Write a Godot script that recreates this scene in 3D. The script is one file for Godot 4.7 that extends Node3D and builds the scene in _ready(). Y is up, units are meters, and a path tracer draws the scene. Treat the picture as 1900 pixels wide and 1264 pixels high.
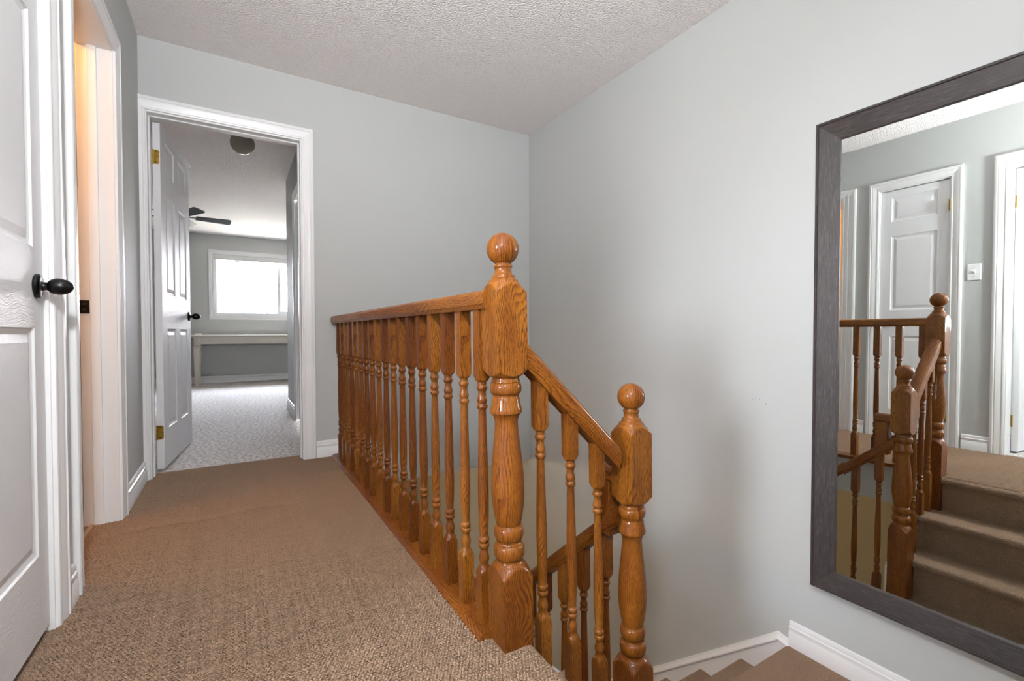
extends Node3D
# An upstairs hallway with an oak balustrade round the stairwell. x runs right along the end wall,
# y is up, and d (depth into the picture) is -z; p(x, y, d) makes a point.

const H := 2.456            # ceiling
const XL := -0.433          # left wall
const XR := 2.1245          # right wall
const DE := 3.25            # end wall
const DB := 9.1             # bedroom window wall
const RISE := 0.1945
const LAND := -0.5835       # landing of the stairs
const LOW := -2.723         # floor below
const UNDER := -0.24        # underside of the upper floor

var M := {}
var taken := {}

# ------------------------------------------------------------------ mesh builder
class MB:
	var v := PackedVector3Array()
	var n := PackedVector3Array()
	var t := PackedVector2Array()
	func tri(a: Vector3, b: Vector3, c: Vector3, na: Vector3, nb: Vector3, nc: Vector3, ua := Vector2.ZERO, ub := Vector2.ZERO, uc := Vector2.ZERO) -> void:
		var g := (c - a).cross(b - a)
		if g.length_squared() < 1e-16:
			return
		if g.dot(na + nb + nc) < 0.0:
			v.append_array([a, c, b]); n.append_array([na, nc, nb]); t.append_array([ua, uc, ub])
		else:
			v.append_array([a, b, c]); n.append_array([na, nb, nc]); t.append_array([ua, ub, uc])
	func quad(a: Vector3, b: Vector3, c: Vector3, d: Vector3, nn: Vector3, ua := Vector2.ZERO, ub := Vector2.ZERO, uc := Vector2.ZERO, ud := Vector2.ZERO) -> void:
		tri(a, b, c, nn, nn, nn, ua, ub, uc)
		tri(a, c, d, nn, nn, nn, ua, uc, ud)
	func mesh() -> ArrayMesh:
		var arr := []
		arr.resize(Mesh.ARRAY_MAX)
		arr[Mesh.ARRAY_VERTEX] = v
		arr[Mesh.ARRAY_NORMAL] = n
		arr[Mesh.ARRAY_TEX_UV] = t
		var am := ArrayMesh.new()
		am.add_surface_from_arrays(Mesh.PRIMITIVE_TRIANGLES, arr)
		return am

func p(x: float, y: float, d: float) -> Vector3:
	return Vector3(x, y, -d)

# a box between two corners (x, y, depth), edges chamfered by b; long = axis the grain follows
func box(m: MB, x0: float, x1: float, y0: float, y1: float, d0: float, d1: float, b := 0.0, long := 1) -> void:
	var lo := Vector3(minf(x0, x1), minf(y0, y1), -maxf(d0, d1))
	var hi := Vector3(maxf(x0, x1), maxf(y0, y1), -minf(d0, d1))
	var corner := func(s: Vector3i, axis: int) -> Vector3:
		var q := Vector3.ZERO
		for k in 3:
			var inset := 0.0 if k == axis else b
			q[k] = (hi[k] - inset) if s[k] > 0 else (lo[k] + inset)
		return q
	var uvof := func(q: Vector3, nn: Vector3) -> Vector2:
		var across := 0.0
		for k in 3:
			if k != long and absf(nn[k]) < 0.8:
				across += q[k]
		return Vector2(across, q[long])
	for a in 3:
		var e := (a + 1) % 3
		var f := (a + 2) % 3
		for s in [-1, 1]:
			var qs := []
			for w in [[-1, -1], [1, -1], [1, 1], [-1, 1]]:
				var sg := Vector3i.ZERO
				sg[a] = s; sg[e] = w[0]; sg[f] = w[1]
				qs.append(corner.call(sg, a))
			var nn := Vector3.ZERO
			nn[a] = s
			m.quad(qs[0], qs[1], qs[2], qs[3], nn, uvof.call(qs[0], nn), uvof.call(qs[1], nn), uvof.call(qs[2], nn), uvof.call(qs[3], nn))
	if b <= 0.0:
		return
	for f in 3:
		var a := (f + 1) % 3
		var e := (f + 2) % 3
		for sa in [-1, 1]:
			for se in [-1, 1]:
				var s0 := Vector3i.ZERO
				s0[a] = sa; s0[e] = se; s0[f] = -1
				var s1 := s0
				s1[f] = 1
				var na := Vector3.ZERO
				na[a] = sa
				var ne := Vector3.ZERO
				ne[e] = se
				var q0: Vector3 = corner.call(s0, a)
				var q1: Vector3 = corner.call(s1, a)
				var q2: Vector3 = corner.call(s1, e)
				var q3: Vector3 = corner.call(s0, e)
				var mid := (na + ne).normalized()
				m.quad(q0, q1, q2, q3, mid, uvof.call(q0, na), uvof.call(q1, na), uvof.call(q2, na), uvof.call(q3, na))
	for sx in [-1, 1]:
		for sy in [-1, 1]:
			for sz in [-1, 1]:
				var s := Vector3i(sx, sy, sz)
				m.tri(corner.call(s, 0), corner.call(s, 1), corner.call(s, 2), Vector3(s).normalized(), Vector3(s).normalized(), Vector3(s).normalized())

# a closed profile (a, b) swept straight from p0 to p1; A and B carry the profile's axes; n0, n1 are the planes the ends are cut on
func sweep(m: MB, prof: PackedVector2Array, p0: Vector3, p1: Vector3, A: Vector3, B: Vector3, n0 := Vector3.ZERO, n1 := Vector3.ZERO, smooth := 40.0, caps := true, off := Vector2.ZERO) -> void:
	var dir := (p1 - p0).normalized()
	if n0 == Vector3.ZERO: n0 = dir
	if n1 == Vector3.ZERO: n1 = dir
	var cnt := prof.size()
	var area := 0.0
	for i in cnt:
		var q := prof[(i + 1) % cnt]
		area += prof[i].x * q.y - q.x * prof[i].y
	var sgn := 1.0 if area > 0.0 else -1.0
	var en := []
	for i in cnt:
		var e := (prof[(i + 1) % cnt] - prof[i]).normalized()
		en.append((A * e.y - B * e.x) * sgn)
	var s0 := []
	var s1 := []
	for i in cnt:
		var o := A * prof[i].x + B * prof[i].y
		s0.append(p0 + o - dir * (o.dot(n0) / dir.dot(n0)))
		s1.append(p1 + o - dir * (o.dot(n1) / dir.dot(n1)))
	var cosl := cos(deg_to_rad(smooth))
	var u := 0.0
	for i in cnt:
		var j := (i + 1) % cnt
		var n_i: Vector3 = en[i]
		var na := n_i
		var nb := n_i
		var before: Vector3 = en[(i + cnt - 1) % cnt]
		var after: Vector3 = en[j]
		if before.dot(n_i) > cosl: na = (before + n_i).normalized()
		if after.dot(n_i) > cosl: nb = (after + n_i).normalized()
		var w := prof[i].distance_to(prof[j])
		var base := (p0 - p0).dot(dir)
		var v0: float = (s0[i] - p0).dot(dir) + base
		var v1: float = (s1[i] - p0).dot(dir) + base
		var ua := off + Vector2(u, v0)
		var ub := off + Vector2(u, v1)
		var uc := off + Vector2(u + w, v1)
		var ud := off + Vector2(u + w, v0)
		m.tri(s0[i], s1[i], s1[j], na, na, nb, ua, ub, uc)
		m.tri(s0[i], s1[j], s0[j], na, nb, nb, ua, uc, ud)
		u += w
	if caps:
		var ix := Geometry2D.triangulate_polygon(prof)
		for k in range(0, ix.size(), 3):
			var c0 := -n0 * signf(n0.dot(dir))
			var c1 := n1 * signf(n1.dot(dir))
			m.tri(s0[ix[k]], s0[ix[k + 1]], s0[ix[k + 2]], c0, c0, c0, off + prof[ix[k]], off + prof[ix[k + 1]], off + prof[ix[k + 2]])
			m.tri(s1[ix[k]], s1[ix[k + 1]], s1[ix[k + 2]], c1, c1, c1, off + prof[ix[k]], off + prof[ix[k + 1]], off + prof[ix[k + 2]])

# a square post turned on a lathe: at each height the cross-section is the square cut down to the radius of the profile [y, R]
func turned(m: MB, prof: Array, half: float, segs: int, off := Vector2.ZERO, sharp := 38.0) -> void:
	var rows := prof.size()
	var pts := []
	for i in rows:
		var row := []
		for k in segs + 1:
			var a := TAU * k / segs + PI / 4
			var r := minf(half / maxf(absf(cos(a)), absf(sin(a))), prof[i][1])
			row.append(Vector3(cos(a) * r, prof[i][0], sin(a) * r))
		pts.append(row)
	var fn := []
	for i in rows - 1:
		var row := []
		for k in segs:
			var a: Vector3 = pts[i][k]
			var b: Vector3 = pts[i][k + 1]
			var c: Vector3 = pts[i + 1][k + 1]
			var d: Vector3 = pts[i + 1][k]
			var g := (c - a).cross(d - b)
			var outward := Vector3(a.x + c.x, 0, a.z + c.z)
			if absf(g.normalized().y) > 0.999:
				outward = Vector3(0, 1 if prof[i][1] < prof[i + 1][1] and prof[i][0] >= prof[i + 1][0] or prof[i][1] > prof[i + 1][1] and prof[i][0] <= prof[i + 1][0] else -1, 0)
			if g.dot(outward) < 0.0: g = -g
			row.append(g.normalized())
		fn.append(row)
	var cosl := cos(deg_to_rad(sharp))
	var norm := func(i: int, k: int, di: int, dk: int) -> Vector3:
		var me: Vector3 = fn[i][k]
		var sum := me
		for ii in [0, di]:
			for kk in [0, dk]:
				if ii == 0 and kk == 0: continue
				var r: int = i + ii
				if r < 0 or r >= rows - 1: continue
				var o: Vector3 = fn[r][(k + kk + segs) % segs]
				if o.dot(me) > cosl: sum += o
		return sum.normalized()
	var per := 8.0 * half / segs
	for i in rows - 1:
		for k in segs:
			var ua := off + Vector2(k * per, prof[i][0])
			var ub := off + Vector2((k + 1) * per, prof[i][0])
			var uc := off + Vector2((k + 1) * per, prof[i + 1][0])
			var ud := off + Vector2(k * per, prof[i + 1][0])
			var na: Vector3 = norm.call(i, k, -1, -1)
			var nb: Vector3 = norm.call(i, k, -1, 1)
			var nc: Vector3 = norm.call(i, k, 1, 1)
			var nd: Vector3 = norm.call(i, k, 1, -1)
			m.tri(pts[i][k], pts[i][k + 1], pts[i + 1][k + 1], na, nb, nc, ua, ub, uc)
			m.tri(pts[i][k], pts[i + 1][k + 1], pts[i + 1][k], na, nc, nd, ua, uc, ud)

# a turned solid about an axis through c; prof is [along, radius]
func lathe(m: MB, prof: Array, c: Vector3, axis: Vector3, segs := 24) -> void:
	var one := MB.new()
	turned(one, prof, 10.0, segs, Vector2.ZERO, 40.0)
	var y := axis.normalized()
	var x := y.cross(Vector3(0.31, 0.87, 0.39)).normalized()
	var bs := Basis(x, y, x.cross(y))
	for i in one.v.size():
		m.v.append(c + bs * one.v[i])
		m.n.append(bs * one.n[i])
		m.t.append(one.t[i])

func ball(y: float, r: float, from: float, to: float, steps: int) -> Array:
	var out := []
	for i in steps + 1:
		var a := deg_to_rad(lerpf(from, to, float(i) / steps))
		out.append([y + sin(a) * r, maxf(cos(a) * r, 0.0005)])
	return out

# ------------------------------------------------------------------ nodes
func numbered(called: String) -> String:
	taken[called] = taken.get(called, -1) + 1
	return called if taken[called] == 0 else "%s_%03d" % [called, taken[called]]

func tag(o: Node, label: String, category := "", group := "", kind := "") -> Node:
	if label: o.set_meta("label", label)
	if category: o.set_meta("category", category)
	if group: o.set_meta("group", group)
	if kind: o.set_meta("kind", kind)
	return o

func thing(called: String, label: String, category: String, at := Vector3.ZERO, group := "", kind := "") -> Node3D:
	var o := Node3D.new()
	o.name = numbered(called)
	add_child(o)
	o.position = at
	tag(o, label, category, group, kind)
	return o

func put(m: MB, called: String, mat: Material, parent: Node = null) -> MeshInstance3D:
	var o := MeshInstance3D.new()
	o.mesh = m.mesh()
	o.material_override = mat
	if parent == null:
		o.name = numbered(called)
		add_child(o)
	else:
		o.name = called
		parent.add_child(o, true)
		o.position = -global_of(parent)
	return o

# parts are built in world coordinates: undo where their thing stands
func global_of(n: Node) -> Vector3:
	var s := Vector3.ZERO
	while n != self:
		s += (n as Node3D).position
		n = n.get_parent()
	return s

func struct(m: MB, called: String, mat: Material, label: String, category: String) -> MeshInstance3D:
	var o := put(m, called, mat)
	tag(o, label, category, "", "structure")
	return o

# ------------------------------------------------------------------ materials
func paint(called: String, c: Color, rough := 0.6, metal := 0.0) -> StandardMaterial3D:
	var m := StandardMaterial3D.new()
	m.resource_name = called
	m.albedo_color = c
	m.roughness = rough
	m.metallic = metal
	return m

func noise_tex(freq: float, size: int, seed_: int, as_normal := false, bump := 4.0, ramp: Gradient = null, octaves := 4, type := FastNoiseLite.TYPE_SIMPLEX_SMOOTH) -> NoiseTexture2D:
	var n := FastNoiseLite.new()
	n.noise_type = type
	n.frequency = freq
	n.seed = seed_
	n.fractal_octaves = octaves
	var t := NoiseTexture2D.new()
	t.width = size
	t.height = size
	t.seamless = true
	t.noise = n
	t.as_normal_map = as_normal
	t.bump_strength = bump
	if ramp: t.color_ramp = ramp
	return t

func ramp(cols: Array, offs: Array) -> Gradient:
	var g := Gradient.new()
	g.colors = PackedColorArray(cols)
	g.offsets = PackedFloat32Array(offs)
	return g

func world_tri(m: StandardMaterial3D, per_metre: float) -> void:
	m.uv1_triplanar = true
	m.uv1_world_triplanar = true
	m.uv1_scale = Vector3.ONE * per_metre
	m.uv1_triplanar_sharpness = 4.0

# oak: 0.5 m across (u) by 1.25 m along (v), periodic along v
func oak_texture() -> Array:
	var w := 640
	var h := 1024
	var big := FastNoiseLite.new()
	big.seed = 11
	big.frequency = 1.0
	big.fractal_octaves = 2
	var fine := FastNoiseLite.new()
	fine.seed = 5
	fine.frequency = 1.0
	fine.fractal_octaves = 2
	var col := PackedByteArray()
	col.resize(w * h * 3)
	var bump := PackedByteArray()
	bump.resize(w * h)
	var c0 := Color(0.63, 0.41, 0.13)
	var c1 := Color(0.445, 0.238, 0.052)
	var c2 := Color(0.215, 0.088, 0.018)
	for j in h:
		var a := TAU * j / h
		var ca := cos(a)
		var sa := sin(a)
		for i in w:
			var x := 0.5 * i / w
			var warp := big.get_noise_3d(x * 7.0, ca * 0.55, sa * 0.55)
			var ring := x * 140.0 + warp * 6.0
			var f := ring - floorf(ring)
			var late := smoothstep(0.35, 0.95, f) * (1.0 - smoothstep(0.95, 1.0, f))
			var streak := fine.get_noise_3d(x * 420.0, ca * 5.5, sa * 5.5)
			var pore := smoothstep(0.10, 0.38, fine.get_noise_3d(x * 560.0 + 50.0, ca * 9.0, sa * 9.0 + 7.0)) * (0.35 + 0.65 * late)
			var tone := big.get_noise_3d(x * 14.0 + 31.0, ca * 0.6, sa * 0.6)
			var c := c0.lerp(c1, clampf(late * 0.62 + streak * 0.42 + tone * 0.5 + 0.2, 0.0, 1.0))
			c = c.lerp(c2, pore * 0.85)
			var o := (j * w + i) * 3
			col[o] = int(clampf(c.r, 0, 1) * 255)
			col[o + 1] = int(clampf(c.g, 0, 1) * 255)
			col[o + 2] = int(clampf(c.b, 0, 1) * 255)
			bump[j * w + i] = int(clampf(0.8 - pore * 0.6 + streak * 0.15, 0, 1) * 255)
	return [ImageTexture.create_from_image(Image.create_from_data(w, h, false, Image.FORMAT_RGB8, col)), ImageTexture.create_from_image(Image.create_from_data(w, h, false, Image.FORMAT_L8, bump))]

# loop-pile carpet, 0.46 m a side: staggered loops 7 mm apart with small pits between them
func carpet_texture() -> Array:
	var n := 1024
	var cells := 64
	var rng := RandomNumberGenerator.new()
	rng.seed = 77
	var jit := PackedFloat32Array()
	for i in cells * cells * 4:
		jit.append(rng.randf())
	var yarn := FastNoiseLite.new()
	yarn.seed = 3
	yarn.frequency = 0.16
	yarn.fractal_octaves = 3
	var height := PackedByteArray()
	height.resize(n * n)
	var col := PackedByteArray()
	col.resize(n * n * 3)
	var step := float(n) / cells
	for j in n:
		var gy := j / step
		var r := int(gy)
		for i in n:
			var lift := 0.86
			for dr in [-1, 0, 1]:
				var rr: int = (r + dr + cells) % cells
				var shift := 0.5 if rr % 2 == 1 else 0.0
				var gx := i / step - shift
				var cc := int(floorf(gx))
				for dc in [0, 1]:
					var k: int = (rr * cells + (cc + dc + cells) % cells) * 4
					if jit[k + 3] < 0.05: continue
					var px: float = (gx - (cc + dc) - (jit[k] - 0.5) * 0.42) * 1.0
					var py: float = (gy - (r + dr) - 0.5 - (jit[k + 1] - 0.5) * 0.42)
					var rad: float = 0.17 + 0.10 * jit[k + 2]
					var d2 := (px * px / 2.1 + py * py) / (rad * rad)
					if d2 < 1.6:
						lift = minf(lift, 0.86 - 0.86 * (1.0 - smoothstep(0.15, 1.6, d2)))
			var y := yarn.get_noise_2d(i, j)
			height[j * n + i] = int(clampf(lift * 0.85 + y * 0.22 + 0.08, 0, 1) * 255)
			var tone := 1.0 + y * 0.16
			var c := Color(0.645, 0.535, 0.445)
			var o := (j * n + i) * 3
			col[o] = int(clampf(c.r * tone, 0, 1) * 255)
			col[o + 1] = int(clampf(c.g * tone, 0, 1) * 255)
			col[o + 2] = int(clampf(c.b * tone, 0, 1) * 255)
	return [ImageTexture.create_from_image(Image.create_from_data(n, n, false, Image.FORMAT_RGB8, col)), ImageTexture.create_from_image(Image.create_from_data(n, n, false, Image.FORMAT_L8, height))]

# moulded woodgrain of the doors: long shallow strokes
func grain_texture() -> ImageTexture:
	var w := 512
	var h := 512
	var nz := FastNoiseLite.new()
	nz.seed = 21
	nz.fractal_octaves = 3
	nz.frequency = 1.0
	var d := PackedByteArray()
	d.resize(w * h)
	for j in h:
		for i in w:
			var a := nz.get_noise_2d(i * 0.11 + nz.get_noise_2d(i * 0.004, j * 0.006) * 4.0, j * 0.007)
			d[j * w + i] = int(clampf(0.5 + a * 0.9, 0, 1) * 255)
	return ImageTexture.create_from_image(Image.create_from_data(w, h, false, Image.FORMAT_L8, d))

func materials() -> void:
	var ceiling_relief := noise_tex(0.045, 512, 9, true, 7.0, null, 4)
	M.wall = paint("grey_paint", Color(0.735, 0.738, 0.73), 0.68)
	M.wall.normal_enabled = true
	M.wall.normal_texture = noise_tex(0.05, 256, 4, true, 2.0)
	M.wall.normal_scale = 0.10
	world_tri(M.wall, 5.0)
	M.low_wall = paint("tan_paint", Color(0.74, 0.67, 0.54), 0.6)
	M.cream = paint("cream_paint", Color(0.90, 0.80, 0.55), 0.6)
	M.ceiling = paint("textured_ceiling", Color(0.955, 0.925, 0.918), 0.75)
	M.ceiling.normal_enabled = true
	M.ceiling.normal_texture = ceiling_relief
	M.ceiling.normal_scale = 1.5
	world_tri(M.ceiling, 3.2)
	M.trim = paint("white_trim", Color(0.925, 0.92, 0.92), 0.33)
	M.door = paint("white_door", Color(0.90, 0.895, 0.90), 0.5)
	M.door.heightmap_enabled = true
	M.door.heightmap_texture = grain_texture()
	M.door.heightmap_scale = 0.035
	M.door.uv1_scale = Vector3(4.0, 2.0, 1.0)
	M.black = paint("black_metal", Color(0.028, 0.026, 0.028), 0.28, 0.3)
	M.dark = paint("dark_gap", Color(0.03, 0.03, 0.03), 0.9)
	M.brass = paint("brass", Color(0.80, 0.66, 0.30), 0.25, 1.0)
	M.screw = paint("screw", Color(0.22, 0.17, 0.10), 0.5, 0.6)
	M.bronze = paint("strike_bronze", Color(0.07, 0.045, 0.035), 0.35, 0.6)
	var oak := oak_texture()
	var tints := [Color(0.90, 0.865, 0.83), Color(0.83, 0.765, 0.72), Color(0.76, 0.685, 0.64), Color(0.89, 0.83, 0.76)]
	M.oak = []
	for k in tints.size():
		var o := paint("honey_oak", tints[k], 0.52)
		o.albedo_texture = oak[0]
		o.heightmap_enabled = true
		o.heightmap_texture = oak[1]
		o.heightmap_scale = 0.03
		o.clearcoat_enabled = true
		o.clearcoat = 0.35
		o.clearcoat_roughness = 0.09
		o.metallic_specular = 0.3
		o.uv1_scale = Vector3(2.0, 0.8, 1.0)
		M.oak.append(o)
	var cp := carpet_texture()
	M.carpet = paint("brown_loop_carpet", Color(1, 1, 1), 0.95)
	M.carpet.albedo_texture = cp[0]
	M.carpet.heightmap_enabled = true
	M.carpet.heightmap_texture = cp[1]
	M.carpet.heightmap_scale = 0.8
	M.carpet.metallic_specular = 0.2
	world_tri(M.carpet, 1.0 / 0.46)
	M.plush = paint("beige_plush_carpet", Color(1, 1, 1), 0.98)
	M.plush.albedo_texture = noise_tex(0.045, 512, 15, false, 1.0, ramp([Color(0.66, 0.62, 0.60), Color(0.80, 0.77, 0.75), Color(0.87, 0.85, 0.83)], [0.2, 0.5, 0.85]), 6)
	M.plush.heightmap_enabled = true
	M.plush.heightmap_texture = noise_tex(0.09, 512, 19, false, 1.0, null, 4)
	M.plush.heightmap_scale = 0.6
	M.plush.metallic_specular = 0.15
	world_tri(M.plush, 1.4)
	M.threshold = paint("beige_threshold", Color(0.62, 0.52, 0.43), 0.5)
	M.vinyl = paint("grey_vinyl", Color(0.40, 0.40, 0.39), 0.4)
	M.frame = paint("charcoal_frame", Color(1, 1, 1), 0.5)
	M.frame.albedo_texture = frame_texture()
	M.frame.uv1_scale = Vector3(3.0, 1.0, 1.0)
	M.mirror = paint("mirror_silver", Color(0.93, 0.95, 0.94), 0.0, 1.0)
	M.table = paint("cream_table", Color(0.83, 0.80, 0.75), 0.4)
	M.plastic = paint("white_plastic", Color(0.93, 0.93, 0.93), 0.3)
	M.fan = paint("dark_fan_blade", Color(0.13, 0.14, 0.15), 0.55)
	M.fan_metal = paint("fan_metal", Color(0.30, 0.30, 0.31), 0.3, 0.8)
	M.fixture = paint("frosted_fixture", Color(0.66, 0.63, 0.58), 0.25)
	M.blind = paint("blind_fabric", Color(0.87, 0.87, 0.86), 0.8)
	M.pane = paint("window_glass", Color(1, 1, 1, 0.06), 0.02)
	M.pane.transparency = BaseMaterial3D.TRANSPARENCY_ALPHA
	M.bark = paint("bark", Color(0.36, 0.29, 0.25), 0.9)
	M.leaf = paint("red_leaves", Color(0.62, 0.38, 0.36), 0.7)
	M.yard = paint("pale_gravel", Color(0.66, 0.65, 0.60), 0.95)
	M.scuff = paint("scuff_grey", Color(0.52, 0.52, 0.54), 0.7)

# charcoal wood-look foil with pale hairline strokes along v
func frame_texture() -> ImageTexture:
	var w := 256
	var h := 512
	var nz := FastNoiseLite.new()
	nz.seed = 8
	nz.frequency = 1.0
	nz.fractal_octaves = 2
	var col := PackedByteArray()
	col.resize(w * h * 3)
	for j in h:
		for i in w:
			var a := nz.get_noise_2d(i * 0.30, j * 0.012)
			var b := nz.get_noise_2d(i * 0.75 + 90.0, j * 0.022 + 40.0)
			var c := Color(0.205, 0.176, 0.172) * (1.0 + a * 0.32)
			c = c.lerp(Color(0.43, 0.40, 0.39), smoothstep(0.30, 0.6, b) * 0.5)
			var o := (j * w + i) * 3
			col[o] = int(clampf(c.r, 0, 1) * 255)
			col[o + 1] = int(clampf(c.g, 0, 1) * 255)
			col[o + 2] = int(clampf(c.b, 0, 1) * 255)
	return ImageTexture.create_from_image(Image.create_from_data(w, h, false, Image.FORMAT_RGB8, col))

# ------------------------------------------------------------------ joinery profiles
func casing_profile() -> PackedVector2Array:      # a: from the opening outwards, b: out of the wall
	return PackedVector2Array([Vector2(0, 0), Vector2(0, 0.009), Vector2(0.003, 0.011), Vector2(0.011, 0.011), Vector2(0.014, 0.008), Vector2(0.017, 0.0085), Vector2(0.030, 0.0135), Vector2(0.046, 0.016), Vector2(0.049, 0.0135), Vector2(0.052, 0.0135), Vector2(0.055, 0.018), Vector2(0.068, 0.018), Vector2(0.071, 0.0155), Vector2(0.071, 0)])

func base_profile() -> PackedVector2Array:        # a: out of the wall, b: up
	return PackedVector2Array([Vector2(0, 0), Vector2(0.015, 0), Vector2(0.015, 0.062), Vector2(0.0125, 0.066), Vector2(0.0105, 0.074), Vector2(0.013, 0.080), Vector2(0.013, 0.088), Vector2(0.0085, 0.092), Vector2(0.0095, 0.104), Vector2(0.006, 0.112), Vector2(0, 0.114)])

func baseboard(m: MB, a: Vector3, b: Vector3, out: Vector3) -> void:
	sweep(m, base_profile(), a, b, out, Vector3.UP)

# casing round a doorway: lo/hi are the two lower inner corners, out the way it faces
func casing(lo: Vector3, hi: Vector3, top: float, out: Vector3, parent: Node) -> void:
	var across := (hi - lo).normalized()
	var head_a := lo + Vector3.UP * top
	var head_b := hi + Vector3.UP * top
	var m := MB.new()
	sweep(m, casing_profile(), lo, head_a, -across, out, Vector3.UP, (Vector3.UP + across).normalized())
	put(m, "side_casing", M.trim, parent)
	m = MB.new()
	sweep(m, casing_profile(), hi, head_b, across, out, Vector3.UP, (Vector3.UP - across).normalized())
	put(m, "side_casing", M.trim, parent)
	m = MB.new()
	sweep(m, casing_profile(), head_a, head_b, Vector3.UP, out, (across + Vector3.UP).normalized(), (across - Vector3.UP).normalized())
	put(m, "head_casing", M.trim, parent)

# a moulded panel door lying in local x (0..w), y (0..h), z (-th/2..th/2); panels are Rect2s
func leaf_mesh(w: float, h: float, th: float, panels: Array) -> ArrayMesh:
	var m := MB.new()
	var xs := [0.0, w]
	var ys := [0.0, h]
	for r in panels:
		for q in [r.position.x, r.end.x]:
			if not xs.has(q): xs.append(q)
		for q in [r.position.y, r.end.y]:
			if not ys.has(q): ys.append(q)
	xs.sort()
	ys.sort()
	for s in [-1.0, 1.0]:
		var z: float = s * th / 2
		var nn := Vector3(0, 0, s)
		for i in xs.size() - 1:
			for j in ys.size() - 1:
				var mid := Vector2((xs[i] + xs[i + 1]) / 2, (ys[j] + ys[j + 1]) / 2)
				var inside := false
				var rail := false
				for r in panels:
					if r.has_point(mid): inside = true
					if mid.x > r.position.x and mid.x < r.end.x: rail = true
				if inside: continue
				var q := [Vector3(xs[i], ys[j], z), Vector3(xs[i + 1], ys[j], z), Vector3(xs[i + 1], ys[j + 1], z), Vector3(xs[i], ys[j + 1], z)]
				var u := []
				for e in q:
					u.append(Vector2(e.y, e.x) if rail else Vector2(e.x, e.y))
				m.quad(q[0], q[1], q[2], q[3], nn, u[0], u[1], u[2], u[3])
		for r in panels:
			var prof := [[0.0, 0.0], [0.004, -0.005], [0.013, -0.0075], [0.017, -0.0085], [0.038, -0.0025]]
			for k in prof.size() - 1:
				var a: Rect2 = r.grow(-prof[k][0])
				var b: Rect2 = r.grow(-prof[k + 1][0])
				var za: float = z + s * prof[k][1]
				var zb: float = z + s * prof[k + 1][1]
				var ca := [a.position, Vector2(a.end.x, a.position.y), a.end, Vector2(a.position.x, a.end.y)]
				var cb := [b.position, Vector2(b.end.x, b.position.y), b.end, Vector2(b.position.x, b.end.y)]
				for e in 4:
					var f := (e + 1) % 4
					var A := Vector3(ca[e].x, ca[e].y, za)
					var B := Vector3(ca[f].x, ca[f].y, za)
					var C := Vector3(cb[f].x, cb[f].y, zb)
					var D := Vector3(cb[e].x, cb[e].y, zb)
					var g := (B - A).cross(D - A).normalized()
					if g.z * s < 0.0: g = -g
					m.quad(A, B, C, D, g, ca[e], ca[f], cb[f], cb[e])
			var c: Rect2 = r.grow(-0.038)
			var zc: float = z - s * 0.0025
			m.quad(Vector3(c.position.x, c.position.y, zc), Vector3(c.end.x, c.position.y, zc), Vector3(c.end.x, c.end.y, zc), Vector3(c.position.x, c.end.y, zc), nn, c.position, Vector2(c.end.x, c.position.y), c.end, Vector2(c.position.x, c.end.y))
	for e in [[Vector3(0, 0, 0), Vector3(0, h, 0), Vector3.LEFT], [Vector3(w, 0, 0), Vector3(w, h, 0), Vector3.RIGHT], [Vector3(0, h, 0), Vector3(w, h, 0), Vector3.UP], [Vector3(0, 0, 0), Vector3(w, 0, 0), Vector3.DOWN]]:
		var zz := Vector3(0, 0, th / 2)
		m.quad(e[0] - zz, e[1] - zz, e[1] + zz, e[0] + zz, e[2])
	return m.mesh()

func add_mesh(mesh: Mesh, called: String, mat: Material, parent: Node) -> MeshInstance3D:
	var o := MeshInstance3D.new()
	o.name = called
	o.mesh = mesh
	o.material_override = mat
	parent.add_child(o, true)
	return o

# an egg-shaped knob with rosette and neck, standing out along +z of its parent
func knob(parent: Node3D, at: Vector3, out: Vector3, thumb := false) -> void:
	var k := Node3D.new()
	k.name = "door_knob"
	parent.add_child(k, true)
	k.position = at
	var m := MB.new()
	lathe(m, [[0.0, 0.0005], [0.0, 0.031], [0.004, 0.033], [0.008, 0.031], [0.011, 0.024], [0.013, 0.0005]], Vector3.ZERO, out, 28)
	add_mesh(m.mesh(), "rosette", M.black, k)
	m = MB.new()
	lathe(m, [[0.010, 0.015], [0.014, 0.012], [0.020, 0.0105], [0.025, 0.012]], Vector3.ZERO, out, 20)
	add_mesh(m.mesh(), "neck", M.black, k)
	m = MB.new()
	var prof := []
	for i in 15:
		var a := PI * i / 14.0
		prof.append([0.047 - cos(a) * 0.027, maxf(0.0006, sin(a) * 0.0225 * (1.0 + 0.10 * cos(a)))])
	lathe(m, prof, Vector3.ZERO, out, 28)
	add_mesh(m.mesh(), "grip", M.black, k)
	if thumb:
		m = MB.new()
		box(m, -0.002, 0.004, -0.031, 0.026, -0.002, -0.016, 0.002)
		add_mesh(m.mesh(), "latch_lever", M.black, k).position = Vector3(0.016, 0, 0.0) + out * 0.016

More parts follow.
